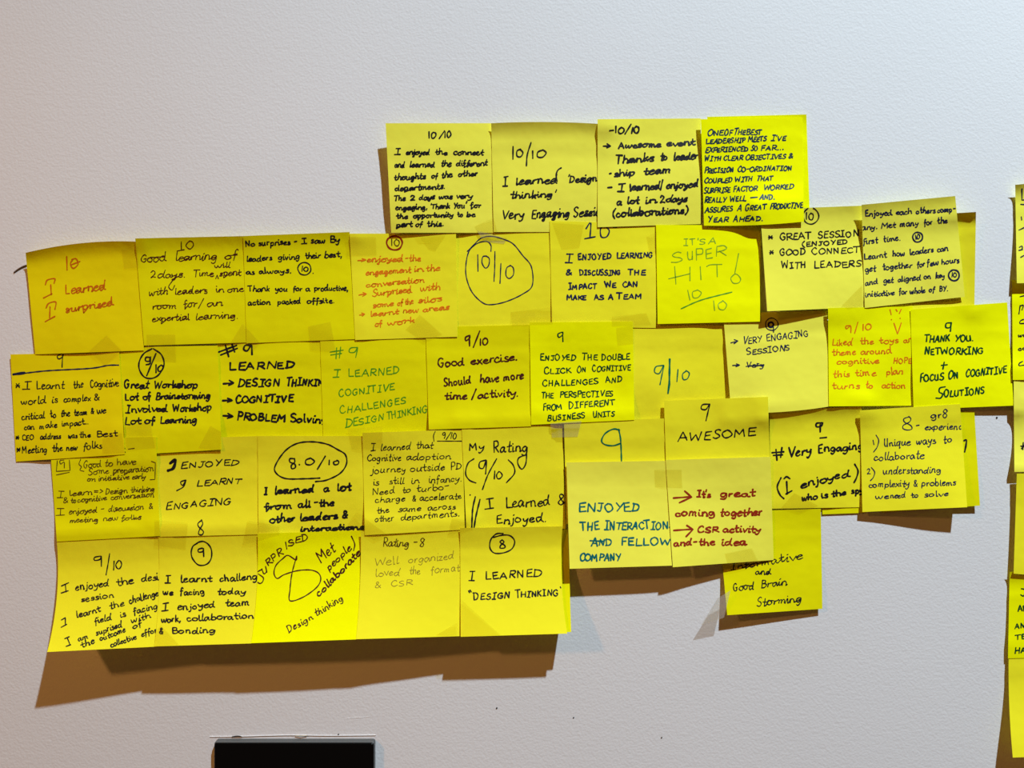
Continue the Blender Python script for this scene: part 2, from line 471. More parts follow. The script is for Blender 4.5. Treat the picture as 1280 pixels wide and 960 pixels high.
note('A5', 'neon', [(884,146),(1008,143),(1012,262),(886,275)], (.8,1.5,2,1), 'bright yellow sticky note mostly hidden behind the ONE OF THE BEST note', ct=1)
# ---- second row
note('C1', 'gold', [(32,316),(171,302),(180,438),(44,443)], (3,2,3,1.5), 'golden sticky note with curled top at far left, red writing I learned I surprised', [
 pen('red', (25,290), 8.5, [
  "350,183 353,285", "~395,205 378,240 400,272 435,240 420,200 388,205", "~385,245 450,220",
  "~190,395 205,360 260,350 255,385", "~230,395 235,470", "175,495 240,462", "~195,570 215,535 268,525 262,580", "~225,560 222,645", "188,672 262,632",
  (468,435,72,"Learned:335:640"), (605,550,62,"surprised:340:705")], .12, True)], ct=3.2, bow=(5,0,0,0), m=.5)
note('C2', 'lime', [(169,298),(308,295),(312,428),(180,432)], (2.5,1.5,2,2.5), 'bright yellow sticky note reading Good learning of 2 days', [
 pen('maroon', (165,290), 6.5, [
  (140,122,62,"1:340:390 0:400:460"), "338,142 392,132", (225,200,62,"Good:62:252 learning:325:635 of:690:785"), (345,325,55,"2days.:138:400 Time:455:615 spent:655:815"),
  "~330,330 300,370 275,410 300,435 320,400", (268,265,38,"will:615:735"), "628,350 638,322 648,350", (475,445,52,"with:125:270 leaders:320:565 in:625:690 one:715:835"),
  (580,550,52,"room:150:330 for:385:485 /:490:545 an:560:685"), (670,645,55,"expertial:148:430 learning.:475:800")], .14, True)], ct=2, m=1)
note('C3', 'lime', [(304,295),(437,290),(444,424),(308,429)], (2,1.5,3,1.5), 'bright yellow sticky note reading No surprises, I saw BY leaders giving their best', [
 pen('black', (300,285), 8.5, [
  (138,105,45,"No:38:115 surprises:138:375 -:405:430 I:455:500 saw:530:645 By:675:750"), (250,215,45,"leaders:48:240 giving:285:450 their:490:600 best,:630:765"),
  (348,335,42,"as:45:108 always.:140:385"), ('ring',483,305,49,47), (325,322,38,"10:458:512"), "547,338 549,340",
  (475,468,42,"Thank:60:225 you:265:355 for:395:465 a:490:525 productive,:555:810"), (575,562,42,"action:58:228 packed:280:455 offsite.:500:710")], .05)], ct=1.5, m=1)
note('C4', 'canary', [(437,292),(570,292),(572,421),(444,425)], (1.5,1.5,2.5,1.5), 'yellow sticky note with orange writing about silos and a circled 10 in red', [
 pen('orange', (430,285), 7, [
  (258,245,48,"^:98:160 enjoyed:170:440 -:455:480 the:485:578"), (355,315,45,"engagement:165:500 in:520:595 the:615:720"), (445,405,44,"conversation:165:605"),
  (522,460,50,"^:110:170 Surprised:210:510 with:570:725"), (600,545,46,"some:215:370 of:400:440 the:455:520 silos:555:735"),
  (670,610,44,"^:115:165 learnt:195:410 new:440:560 areas:590:785"), (740,710,44,"of:232:285 work:320:535")], .12, True),
 pen('crimson', (430,285), 11, [('ring',378,112,58,52)]), pen('brown', (430,285), 7.5, [(138,132,58,"10:350:415")])], m=.6)
note('C5', 'canary', [(568,290),(692,287),(693,412),(572,416)], (1,1,1.5,1), 'yellow sticky note with a large circled 10/10 in navy pen', [
 pen('navy', (560,280), 7.5, [
  "~145,205 190,160 250,105 330,92 420,115 490,150 560,235 625,320 632,460 560,525 440,580 330,604 260,590 180,510 138,400 135,300 160,200 220,145 290,130 322,160 322,205",
  "223,230 225,355", "~290,240 262,245 255,290 280,330 305,310 310,260 285,238", "~352,205 350,330 345,430", "397,295 390,445", "~470,310 440,330 435,385 460,408 490,380 490,330 465,308"])], m=.6)
note('C6', 'canary', [(687,276),(822,280),(820,410),(690,408)], (2.5,1.5,2,2.8), 'yellow sticky note reading I ENJOYED LEARNING and DISCUSSING THE IMPACT', [
 pen('navy', (680,270), 9.5, [
  "~315,95 350,50 345,165", "305,170 385,155", "~460,60 425,95 430,155 470,155 490,110 465,75 545,85", (352,350,70,"I:150:212"),
  (330,308,48,"ENJOYED:252:505 LEARNING:545:815"), (445,440,48,"&:160:215 DISCUSSING:265:575 THE:630:760"),
  (552,530,45,"IMPACT:180:395 WE:455:540 CAN:590:700"), (632,618,42,"MAKE:170:315 AS:375:445 A:480:515 TEAM:545:740")], .05)], m=1)
note('C7', 'neon', [(820,281),(951,282),(950,402),(822,405)], (1.5,1.5,3.5,3.5), "neon yellow sticky note reading IT'S A SUPER HIT in green", [
 pen('leaf', (810,265), 6.5, [
  (250,235,50,"IT'S:262:425 A:450:510"), (380,322,72,"S:170:262 U:290:340 P:350:410 E:425:490 R:500:600"),
  "200,408 210,540", "155,500 315,462", "315,412 315,515", "392,408 398,508", "~440,408 470,395 555,392", "517,395 520,485", "680,310 652,455",
  "~655,460 622,495 640,532 680,530 695,500 670,468 648,465", "298,585 315,660", "~370,585 335,600 340,640 375,640 400,605 370,582",
  "492,665 500,738", "~560,668 528,690 535,725 570,732 590,695 560,662"], .05), pen('green', (810,265), 8, ["~248,725 400,660 630,600"])], m=.5)
note('C8', 'pale', [(950,262),(1079,257),(1081,384),(959,389)], (5,1.5,2,11), 'pale yellow sticky note lifted at lower left, reading GREAT SESSION, GOOD CONNECT WITH LEADERS', [
 pen('black', (940,245), 8.5, [
  ('ring',442,150,59,60), (175,172,55,"10:400:465"), (335,300,55,"*:120:155 GREAT:205:445 SESSION:495:800"), (382,355,40,"(ENJOYED:375:720"),
  (450,425,52,"*:128:162 GOOD:205:405 CONNECT:448:805"), (545,530,52,"WITH:220:405 LEADERS:460:820")], .04)], m=0, ct=1)
note('C9', 'pale', [(1077,256),(1194,245),(1206,371),(1081,385)], (3,2,4.5,2), 'pale yellow sticky note reading Enjoyed each others company, met many', [
 pen('navy', (1065,240), 8, [
  (182,145,42,"Enjoyed:98:300 each:330:450 others:480:625 comp-:640:775"), (285,232,45,"any.:75:190 Met:220:330 many:358:500 for:540:605 the:640:718"),
  (395,360,45,"first:80:195 time.:235:365"), ('ring',493,338,38,38), ('ring',493,338,35,36), (355,350,34,"10:475:512"),
  (505,440,45,"Learnt:92:262 how:305:395 leaders:435:612 can:640:720"), (600,528,45,"get:98:180 together:230:450 for:488:545 few:560:650 hours:672:805"),
  (698,640,42,"and:95:195 get:235:310 aligned:345:515 on:540:592 key:625:697"), ('ring',765,625,41,42), ('ring',765,625,38,39), (640,636,34,"10:742:790"),
  (788,740,42,"initiative:98:320 for:352:412 whole:435:550 of:578:620 BY.:655:720")], .04)], ct=2, m=1.2)
note('C0', 'canary', [(1095,272),(1220,265),(1218,384),(1098,392)], (1,3.5,1,1), 'yellow sticky note showing only at right edge behind the Enjoyed each others note', cr=2.5, ct=4)
# ---- third row
note('D1', 'gold', [(13,443),(149,440),(156,568),(20,577)], (1.5,1.5,3,2.5), 'golden sticky note with a ruled line reading I learnt the cognitive world is complex', [
 pen('black', (5,430), 7.2, [
  "~430,75 400,90 410,112 440,95 440,75 435,175", (345,315,60,"*:85:125 I:135:198 Learnt:240:452 the:520:592 Cognitive:645:858"),
  (455,420,52,"world:125:312 is:355:405 complex:445:650 &:675:712"), (570,515,50,"critical:132:305 to:348:388 the:425:495 team:525:625 &:648:675 we:695:765"),
  (645,600,46,"can:150:228 make:262:400 impact..:430:635"), (725,690,44,"*:85:118 CEO:135:222 address:272:425 was:478:550 the:562:650 Best:695:850"),
  (825,780,54,"*:90:125 Meeting:135:325 the:360:440 new:465:550 folks:590:738")], .08),
 pen('navy', (5,430), 9, ["~65,228 160,218 330,200 650,182 780,160 868,158"]), pen('navy', (5,430), 17, ["65,228 155,216"])], m=.5)
note('D2', 'lime', [(148,434),(272,432),(277,562),(157,569)], (1,1,2.5,2.5), 'bright yellow sticky note reading Great Workshop, Lot of Brainstorming', [
 pen('black', (140,420), 10.5, [
  "~300,95 240,130 205,190 205,250 240,305 295,318 350,290 390,215 370,140 310,95", "~285,160 255,160 252,185 280,188 288,155 285,205 255,215", "330,130 260,298", "330,215 330,275", "~362,222 345,240 350,264 372,258 384,232 370,218 360,224",
  (395,385,58,"Great:90:275 Workshop:312:640"), (480,468,52,"Lot:95:195 of:228:288 Brainstorming:328:738"),
  (575,560,55,"Involved:100:415 Workshop:455:745"), (660,650,55,"Lot:92:215 of:245:318 Learning:360:635")], .08, True)], m=.6)
note('D3', 'lime', [(271,420),(401,420),(404,546),(276,552)], (1,1,1.2,1), 'bright yellow sticky note with thick black capitals LEARNED, COGNITIVE, PROBLEM Solving', [
 pen('black', (260,415), 12.5, [
  "80,150 215,100", "95,172 220,122", "130,98 155,185", "180,92 200,150", "~320,100 280,100 268,130 295,140 325,100 330,170",
  (285,270,62,"LEARNED:155:650"), (410,400,62,"^:115:200 DESIGN:220:535 THINKING:585:905"), (535,520,60,"^:108:180 COGNITIVE:205:635"),
  (655,682,62,"^:112:190 PROBLEM:215:580 Solving:615:895")], .14)], m=.5)
note('D4', 'lime', [(400,420),(533,416),(537,541),(404,548)], (1.5,1,1,1.5), 'bright yellow sticky note with green capitals I LEARNED COGNITIVE CHALLENGES', [
 pen('green', (390,415), 7, [
  "135,150 235,135", "140,172 222,160", "185,118 180,200", "215,112 205,195", "~340,115 290,120 280,150 320,150 342,115 328,190",
  (345,310,62,"I:148:215 LEARNED:265:660"), (485,435,60,"COGNITIVE:200:615"), (612,535,58,"CHALLENGES:208:702"), (715,600,60,"DESIGN:248:545 THINKING:560:862")], .1)], m=.6)
note('D5', 'lime', [(532,409),(662,406),(664,533),(536,537)], (1.5,1.2,1.5,1.5), 'bright yellow sticky note reading Good exercise, should have more time for activity', [
 pen('maroon', (520,400), 10.5, [
  "~400,115 372,130 375,155 402,135 400,115 402,195", "478,82 430,205", (190,182,48,"10:475:540"), (355,300,62,"Good:165:360 exercise.:412:762"),
  (495,440,62,"Should:208:412 have:480:622 more:655:805"), (600,568,58,"time:212:382 /:415:455 activity.:462:770")], .06)], m=.5)
note('D6', 'neon', [(662,403),(791,402),(793,525),(664,531)], (1.2,1.2,1.5,1.5), 'neon yellow sticky note reading ENJOYED THE DOUBLE CLICK ON COGNITIVE CHALLENGES', [
 pen('bottle', (655,395), 8, [
  "~285,120 255,135 262,160 290,140 290,120 292,192", (332,328,48,"ENJOYED:120:388 THE:432:550 DOUBLE:580:795"), (435,405,46,"CLICK:148:355 ON:395:465 COGNITIVE:512:800"),
  (530,495,48,"CHALLENGES:138:555 AND:610:738"), (615,600,48,"THE:130:222 PERSPECTIVES:268:668"), (708,668,50,"FROM:143:285 DIFFERENT:335:680"),
  (785,750,46,"BUSINESS:172:458 UNITS:515:680")], .08)], m=.4)
note('D7', 'canary', [(790,402),(908,400),(914,528),(793,530)], (1,1,1.2,1), 'yellow sticky note with only 9/10 written in green', [
 pen('emerald', (780,390), 8, ["~295,400 240,410 230,450 265,460 298,400 285,470 270,545", "405,430 397,522", "~470,440 440,465 445,505 475,500 490,460 465,437"]),
 pen('emerald', (780,390), 13, ["343,352 340,540 330,610"])], m=1.2)
note('D8', 'pale', [(904,392),(1034,388),(1037,508),(914,516)], (3,1,5.5,5), 'pale yellow sticky note reading VERY ENGAGING SESSIONS', [
 pen('navy', (895,380), 7, [
  ('ring',418,152,47,46), ('ring',412,155,22,22), ('ring',412,155,15,15), "430,140 432,212", (312,240,55,"^:110:172 VERY:200:345 ENGAGING:378:695"), (382,348,48,"SESSIONS:230:555"),
  (475,470,45,"^:125:180 Very:225:362"), "225,468 360,455", "240,462 330,462"], .08)], m=1, bow=(0,0,3,0))
note('D9', 'neon', [(1035,385),(1141,383),(1143,507),(1036,508)], (4,1.5,1.5,4), 'neon yellow sticky note with orange writing Liked the toys and theme around cognitive', [
 pen('orange', (1020,375), 7.2, [
  "555,70 565,110", "600,70 610,85", "640,68 625,100", "565,145 568,148", "630,135 633,137", "585,172 612,255 640,170",
  "~258,190 225,195 230,215 260,195 262,245", "315,165 290,250", (225,225,45,"10:340:412"), (340,315,50,"Liked:120:270 the:330:435 toys:475:620 and:655:760"),
  (415,400,50,"theme:120:298 around:335:565"), (480,472,45,"cognitive:155:475 HOPE:580:720"), (580,555,52,"this:128:250 time:290:450 plan:525:650"), (665,660,50,"turns:118:325 to:372:425 action:492:670")], .08)], m=-.6)
note('D10', 'neon', [(1138,387),(1259,378),(1267,507),(1142,512)], (2,1,4,2), 'neon yellow sticky note reading THANK YOU, NETWORKING, FOCUS ON COGNITIVE SOLUTIONS', [
 pen('bottle', (1120,370), 10, [
  "~415,200 378,205 375,235 405,235 415,200 408,265", (345,335,55,"THANK:212:400 YOU.:438:582"), (440,435,58,"NETWORKING:210:655"), "340,520 385,515", "362,495 352,548",
  (645,575,60,"FOCUS:180:355 ON:390:468 COGNITIVE:522:830"), (755,735,58,"OLUTIONS:358:662"), "~370,680 330,690 325,720 350,735 335,765 300,765"], .12)], m=.3)
# ---- fourth row
note('E1', 'lime', [(62,549),(195,546),(200,670),(71,677)], (1,1,2.5,3), 'bright yellow sticky note with thin writing about design thinking and new folks', [
 pen('brown', (55,535), 5.5, [
  "100,245 92,325 195,318 190,240", "92,352 190,332", "~150,240 120,245 125,270 150,255 152,300", "~275,235 262,270 280,290 270,315 300,325",
  (300,270,52,"Good:295:428 to:455:515 have:545:690"), (350,325,48,"Some:330:490 preparation:515:820"), (400,378,40,"on:320:385 initiative:405:640 early:660:760"),
  "805,250 835,260 832,385 795,388", (522,522,50,"I:90:148"), (508,475,45,"learn:190:365 =>:370:440 Design:460:625 thinking:650:828"),
  (565,515,42,"&:140:180 to:200:240 cognitive:250:470 conversation:500:825"), (655,655,50,"I:85:150"), (648,605,45,"enjoyed:185:395 -:425:450 discussion:480:745 &:785:820"),
  (710,685,40,"meeting:190:405 new:440:555 folks:575:728"), "605,150 608,155", "608,180 610,182", "632,158 678,152"], .12, True)], m=.6)
note('E2', 'canary', [(195,549),(324,545),(327,668),(199,671)], (1,1,2.5,2.5), 'yellow sticky note with ENJOYED, LEARNT, ENGAGING and an 8 below', [
 pen('black', (185,535), 8, [
  (305,275,52,"ENJOYED:242:680"), "~280,390 245,405 260,430 285,390 265,440 215,470", (438,415,48,"LEARNT:362:695"), (612,570,58,"ENGAGING:130:620"),
  "~405,690 375,715 380,740 415,775 405,800 380,795 385,765 410,720 400,688"], .28),
 pen('black', (185,535), 20, ["~165,265 205,240 190,300 148,320"])], m=.5)
note('E3', 'canary', [(322,545),(453,545),(457,668),(323,669)], (1.5,1,2,2), 'yellow sticky note with a circled 8.0/10 reading I learned a lot', [
 pen('black', (315,530), 10, [
  "~510,405 400,410 250,408 175,360 180,300 250,200 340,145 450,133 560,150 640,190 700,230 708,300 660,370 560,420 475,432",
  "~320,260 285,260 285,285 320,300 325,325 300,335 295,310 320,285 318,258", "353,303 357,306", "~440,255 405,270 405,300 440,305 468,280 440,255", "550,240 490,340", "580,270 578,305", "~640,275 612,285 620,305 645,300 650,280 635,272"]),
 pen('black', (315,530), 12, [
  (530,498,55,"I:90:115 learned:165:465 a:535:580 lot:632:745"), (645,612,55,"from:90:300 all:342:438 -:465:490 the:500:615"),
  (740,705,58,"other:130:325 leaders:355:640 &:672:718"), (805,790,42,"interactions:360:835")], .12, True)], m=.5)
note('E4', 'canary', [(453,541),(578,537),(581,662),(456,669)], (1.2,1,3,2), 'yellow sticky note with thin writing I learned that cognitive adoption journey', [
 pen('black', (440,530), 6, [
  "~630,45 612,85 615,130", (105,112,48,"9:670:700 /:705:735 10:735:785"), "640,128 830,128", (200,180,50,"I:135:178 learned:212:440 that:480:605"),
  (280,260,50,"Cognitive:112:368 adoption:405:740"), (370,340,52,"journey:140:405 outside:435:695 PD:738:820"), (458,430,50,"is:155:200 still:278:388 in:440:508 infancy.:570:822"),
  (530,490,48,"Need:150:325 to:375:440 turbo-:480:725"), (590,560,48,"charge:170:400 &:448:478 accelerate:505:822"), (670,635,45,"the:185:278 same:345:515 across:565:775"),
  (735,690,48,"other:170:312 departments.:365:810")], .14)], m=.6)
note('E5', 'canary', [(577,534),(703,528),(707,661),(583,663)], (3.5,2,3,2), 'yellow sticky note reading My Rating 9/10, I Learned and Enjoyed', [
 pen('black', (570,530), 9, [
  (200,190,55,"My:98:210"), (215,205,78,"Rating:278:535"), "~530,185 525,290 495,338 465,300 470,255 525,230", "~135,260 90,295 72,370 100,420 150,442", "~392,268 430,310 438,370 378,440",
  "~225,270 180,285 175,325 205,330 228,272 222,375", "~305,260 240,380 198,492", (412,412,55,"10:275:352"), (640,602,82,"I:210:282 Learned:375:705 &:760:825"), (750,730,68,"Enjoyed.:300:680"), "105,530 107,533"], .06),
 pen('black', (570,530), 11, ["~145,545 125,640 118,785", "~180,565 150,690 135,785"])], m=1)
note('E6', 'canary', [(705,527),(832,523),(836,650),(708,655)], (3,2,3,4), 'yellow sticky note showing a large green 9 above the INTERACTIONS note', [
 pen('emerald', (700,520), 10, ["~448,105 400,98 340,130 312,185 340,215 400,222 455,205", "~440,98 455,180 462,355"])], m=.5)
note('E7', 'canary', [(830,501),(960,496),(964,625),(834,630)], (3,1.5,2,3.5), 'yellow sticky note reading AWESOME under a 9', [
 pen('black', (820,490), 9, ["~400,90 350,95 340,125 375,130 402,90 390,150 375,215", (372,328,75,"AWESOME:160:745")], .12)], m=.8)
note('E8', 'canary', [(962,513),(1077,508),(1079,634),(963,636)], (2.5,1,2.5,2), 'yellow sticky note with thick black writing Very Engaging, I enjoyed who is the spy', [
 pen('black', (950,495), 11.5, [
  "~465,200 425,205 425,230 460,225 470,200", "452,212 452,270", "90,425 180,418", "120,400 128,482", "165,385 155,460", "100,445 170,440", (458,430,78,"Very:208:390"), (425,395,62,"Engaging:435:775"), "450,315 500,310",
  "~158,612 130,680 150,740 180,770", "~180,620 200,605 225,620", "200,640 205,735", "195,735 240,710", (690,600,58,"enjoyed:305:670"), "~710,510 735,560 725,610 705,650",
  (785,722,45,"who:310:430 is:455:510 the:535:645 spy:685:775")], .1)], ct=2.5, m=.8)
note('E10', 'lime', [(1028,520),(1085,520),(1082,641),(1028,643)], (.8,.8,1.5,1.5), 'sliver of a yellow sticky note under the bottom edge of the Very Engaging note')
note('E9', 'canary', [(1075,513),(1200,505),(1209,634),(1078,640)], (2,1.5,13,5), 'yellow sticky note reading 8 gr8 experience, unique ways to collaborate', [
 pen('navy', (1070,500), 7, [
  "~400,125 360,140 365,165 410,190 420,215 390,225 355,215 355,190 400,165 412,140 395,122", "452,192 475,188", (135,130,55,"gr8:560:695"), (222,218,48,"experience:515:830"),
  "128,300 135,335", "~150,262 170,300 160,350 132,390", (350,318,60,"Unique:208:405 ways:450:598 to:655:720"), (455,438,60,"collaborate:135:508"), (555,555,40,"2:82:110"), "~115,505 140,540 130,580 108,605",
  (555,545,54,"understanding:200:635"), (655,640,50,"complexity:95:400 &:430:460 problems:490:748"), (742,718,42,"we:140:245 need:255:372 to:410:470 solve:508:695")], .08)], m=.5)
note('E11', 'lime', [(1098,518),(1218,514),(1225,632),(1102,641)], (1,1,4,2), 'yellow sticky note showing at right edge behind the gr8 experience note', [
 pen('black', (1070,500), 12, ["~810,305 828,300 825,340 815,390"])])
note('G1', 'pale', [(708,578),(834,576),(840,707),(712,711)], (5,4,14,16), 'yellow sticky note lifted at the bottom reading ENJOYED THE INTERACTIONS AND FELLOW COMPANY', [
 pen('teal', (700,580), 10.5, [(360,352,72,"ENJOYED:138:600"), (495,485,68,"THE:150:295 INTERACTIONS:330:850"), (612,605,62,"AND:230:390 FELLOW:455:830"), (728,725,66,"COMPANY:145:455"), "225,575 330,580"], .06)], p=1.7)
note('G2', 'pale', [(832,575),(963,571),(967,700),(841,709)], (5,3,3,14), "yellow sticky note in dark red pen reading It's great coming together", [
 pen('crimson', (820,570), 11.5, [
  "130,315 265,305", "215,262 268,308 175,350", (310,300,50,"It's:302:410 great:478:740"), (450,445,58,"coming:145:440 together:478:798"), "132,558 275,548", "230,520 278,550 225,605",
  (575,570,52,"CSR:308:470 activity:500:785"), (672,668,52,"and:132:270 -:275:310 the:320:440 idea:485:680")], .08)], p=1.7)
note('H', 'lime', [(897,640),(1026,636),(1028,761),(909,769)], (.8,.8,3.5,9), 'yellow sticky note hanging lowest at right reading Informative and Good Brain Storming', [
 pen('black', (880,620), 7, [(550,514,46,"Inform:200:495"), (512,470,62,"ative:500:735"), (590,588,46,"and:385:500"), (715,665,58,"Good:220:372 Brain:425:620"), (830,790,62,"Storming:392:732")], .14, True)], p=2.0)
# ---- bottom row
note('F1', 'canary', [(71,677),(206,669),(202,808),(59,815)], (2,2,25,31), 'yellow sticky note at lower left corner reading I enjoyed the design session', [
 pen('black', (55,665), 8, [
  "~425,180 380,190 380,212 420,205 430,180 430,258", "~492,162 480,240 465,322", (285,275,60,"10:510:588"), "130,405 185,380", "160,395 165,450", "128,458 182,440",
  (438,350,58,"enjoyed:235:485 the:540:672 design:728:950"), (525,485,45,"session:275:525"), "130,660 160,642 160,690", "128,715 170,692", (645,478,50,"learnt:245:425 the:488:605 challenge:640:860"),
  (690,572,48,"field:378:505 is:572:612 facing:668:855"), (820,640,48,"am:255:330 suprised:390:585 with:655:800"), "155,800 190,785", "175,795 195,845", "165,858 200,845",
  (868,705,45,"the:280:380 outcome:420:610 of:665:735"), (865,742,42,"collective:500:695 effort:730:870")], .06)], p=1.9, bow=(0,0,0,-6))
note('F2', 'canary', [(198,671),(330,667),(323,804),(193,808)], (2,2,28,26), 'yellow sticky note with a circled 9 reading I learnt challenge we facing today', [
 pen('black', (185,655), 9.5, [
  ('ring',403,220,78,88), "~408,180 378,190 380,210 412,205 415,180 418,245", (445,418,55,"I:122:172 learnt:242:478 challeng:535:820"), (530,525,48,"we:112:185 facing:238:425 today:518:730"),
  (655,605,55,"I:98:155 enjoyed:222:502 team:580:760"), (738,705,48,"work,:98:245 collaboration:290:792"), (825,815,48,"&:82:112 Bonding:178:502")], .06)], p=1.9, bow=(0,0,0,-3))
note('F3', 'neon', [(322,667),(458,663),(453,799),(314,804)], (2.5,2,27,28), 'neon yellow sticky note with a big 8 and slanted words SURPRISED and collaborate', [
 pen('maroon', (305,650), 8, [
  "~395,270 390,300 330,265 290,290 240,340 225,400 250,438 300,410 400,380 500,375 560,400 575,450 540,510 440,580 345,605 345,520 360,400 395,270",
  "~132,372 108,385 106,402 128,418 146,436 138,465 118,476 98,462", (415,385,50,"U:140:185"), (350,320,50,"R:178:218"), (315,290,50,"P:218:248"), (280,250,50,"R:258:298"), (222,212,50,"1:305:330"), (200,185,48,"S:330:378"), (172,160,45,"E:380:428"), (158,150,45,"D:432:478"),
  (325,230,85,"Met:575:690"), (385,218,52,"people:635:805"), "~805,120 830,180 822,230"]),
 pen('maroon', (305,650), 10, [(580,255,50,"collaborate:560:875")]), pen('maroon', (305,650), 7.5, [(850,600,52,"Design:335:520 thinking:540:745")])], p=1.9, bow=(0,0,0,-3))
note('F4', 'canary', [(451,664),(582,661),(583,795),(445,799)], (2.5,2,22,26), 'yellow sticky note with faint writing Rating 8, well organized', [
 pen('brown', (435,650), 6, [(200,195,62,"Rating:262:455 -:490:515 8:535:575")], .14, True),
 pen('pencil', (435,650), 4.5, [(345,290,60,"Well:195:380 organized:450:795"), (425,385,58,"loved:205:385 the:460:540 format:620:835"), (512,485,48,"&:200:248 CSR:320:485")], .14)], p=1.8, bow=(0,0,0,-2))
note('F5', 'canary', [(575,660),(703,658),(709,792),(576,796)], (3,2.5,24,24), 'yellow sticky note with a circled 8 reading I LEARNED DESIGN THINKING', [
 pen('black', (565,650), 9, [
  "~385,100 330,105 290,150 285,210 320,248 390,245 450,215 470,160 440,120 385,112 310,130", "~375,150 360,165 395,190 395,208 362,210 365,190 390,165 375,148",
  (455,420,62,"I:120:175 LEARNED:245:668"), (598,565,55,"DESIGN:160:435 THINKING:475:795"), "125,530 132,545", "135,525 145,540", "812,500 816,510"], .06)], p=1.7, bow=(0,-4,0,0))
note('F6', 'lime', [(600,665),(710,662),(714,790),(606,795)], (1,1,21,21), 'yellow sticky note showing as a strip at right edge behind the DESIGN THINKING note', p=1.7)
# ---- column of notes cut by the right edge of the picture
note('R1', 'pale', [(1269,231),(1400,226),(1402,352),(1271,354)], (1.5,3,4,6), 'pale yellow sticky note with curled top, uppermost at right edge of the picture', [
 pen('navy', (1220,210), 8, ["345,155 345,240 372,238", "335,272 375,275", "340,365 343,390", "~322,465 345,455 372,440", "~325,595 345,585 345,610 320,618 350,612", "~335,670 370,650"])], ct=3, bow=(2,0,0,0))
note('R2', 'neon', [(1265,350),(1398,348),(1398,473),(1266,475)], (1,1,3,3), 'neon yellow sticky note, second from the top at right edge of the picture', [
 pen('black', (1220,360), 8, ["~330,65 372,55", "~332,130 322,195", "~330,135 355,130 345,165", "~358,235 335,245 330,265 365,265", (368,362,32,"wa:315:380"), (468,460,28,"co:315:380"), "~350,550 325,565 325,582 360,578"], .1)])
note('R3', 'pale', [(1267,470),(1399,468),(1400,588),(1268,590)], (1,1,3,4), 'pale yellow sticky note, third from the top at right edge of the picture', [
 pen('black', (1220,500), 9, ["~335,345 375,352", "355,318 350,372", "340,365 370,330"])])
note('R4', 'canary', [(1271,592),(1402,590),(1400,714),(1267,717)], (5,3,2,5), 'yellow sticky note, fourth from the top at right edge of the picture', bow=(0,0,4,0))
note('R5', 'neon', [(1262,715),(1394,709),(1392,820),(1260,823)], (1.5,2,3,2), 'neon yellow sticky note with green capitals near the bottom of the right edge', [
 pen('bottle', (1220,640), 8.5, ["~340,575 372,580", "~335,620 355,630 370,610", (745,735,42,"AB:315:385"), (875,862,42,"AND:290:410"), (962,950,40,"TE:295:380"), (1058,1055,42,"HA:285:380")], .1)], ct=2)
note('R6', 'canary', [(1261,812),(1393,808),(1396,942),(1266,947)], (2,2,14,14), 'yellow sticky note at lower right corner of the picture', p=1.4, bow=(0,0,0,2))

# laid from the undermost to the topmost
ORDER = ("A5 C5 C0 D3 D4 D7 E10 E11 H E8 D8 F1 F2 E2 D2 E1 D1 C1 C2 C3 E3 F3 F4 E4 F6 E5 D5 C4 A1 A2 C6 A3 C7 C8 A4 D9 D10 C9 E6 D6 E7 E9 F5 G1 G2 R6 R5 R4 R3 R2 R1").split()
GROUP = 'handwritten sticky notes on the wall'
SHEETS = {}
def part_of(key, sh, og, pi, ii, it):
    """which part of the note a stroke belongs to: the score written on it, a ruled line, or the words"""
    if key == 'D1' and pi > 0: return 'ruled_line'
    if key in ('C5', 'D7', 'E6') or (key == 'F3' and pi == 0 and ii == 0): return 'score'
    if key == 'E1': return 'score' if ii < 3 else 'handwriting'
    if key == 'E2' and isinstance(it, str) and ii == 4: return 'score'
    if key == 'E9' and ii < 2: return 'score'
    if isinstance(it, str):
        p = parse(it)[0][1]; y = sum(q[1] for q in p)/len(p)
    elif it[0] == 'ring': y = it[2]
    else:
        if any(c not in '0123456789/.-:' for c in it[3].replace(' ', '')): return 'handwriting'
        y = (it[0]+it[1])/2 - it[2]/2
    v = (og[1]+y/6-sh.q[0][1])/(sh.q[3][1]-sh.q[0][1])
    if key[0] == 'R' or key in ('G2', 'D9') and isinstance(it, str) and y > 250: return 'handwriting'
    if key == 'C7': return 'score' if v > .6 else 'handwriting'
    return 'score' if v < .42 else 'handwriting'
BAND = dict(A1=.6, A2=3.2, A3=1, A4=.6, A5=.5, C0=1, C1=2.5, C2=3.8, C3=3.8, C4=1.5, C7=.6, C8=2.5, C9=3, D2=.8, D3=.8, D6=.6, D7=1.8, D8=2, D9=.5, D10=.5, E1=1, E2=2.2, E3=2.4, E4=2.8, E5=2.2, E6=1.5, E7=1.2, E8=3.4, E9=1.4, G1=1.5, G2=1.5, F1=3.2, F2=2.8, F3=1, F4=3, F5=3.4)
FLAT = set('A2 A3 C2 C3 C4 C5 C6 D1 D3 D4 D5 D6 D7 E1 E2 E3 E5 E8 R2 R3'.split())     # notes pressed closest to the wall
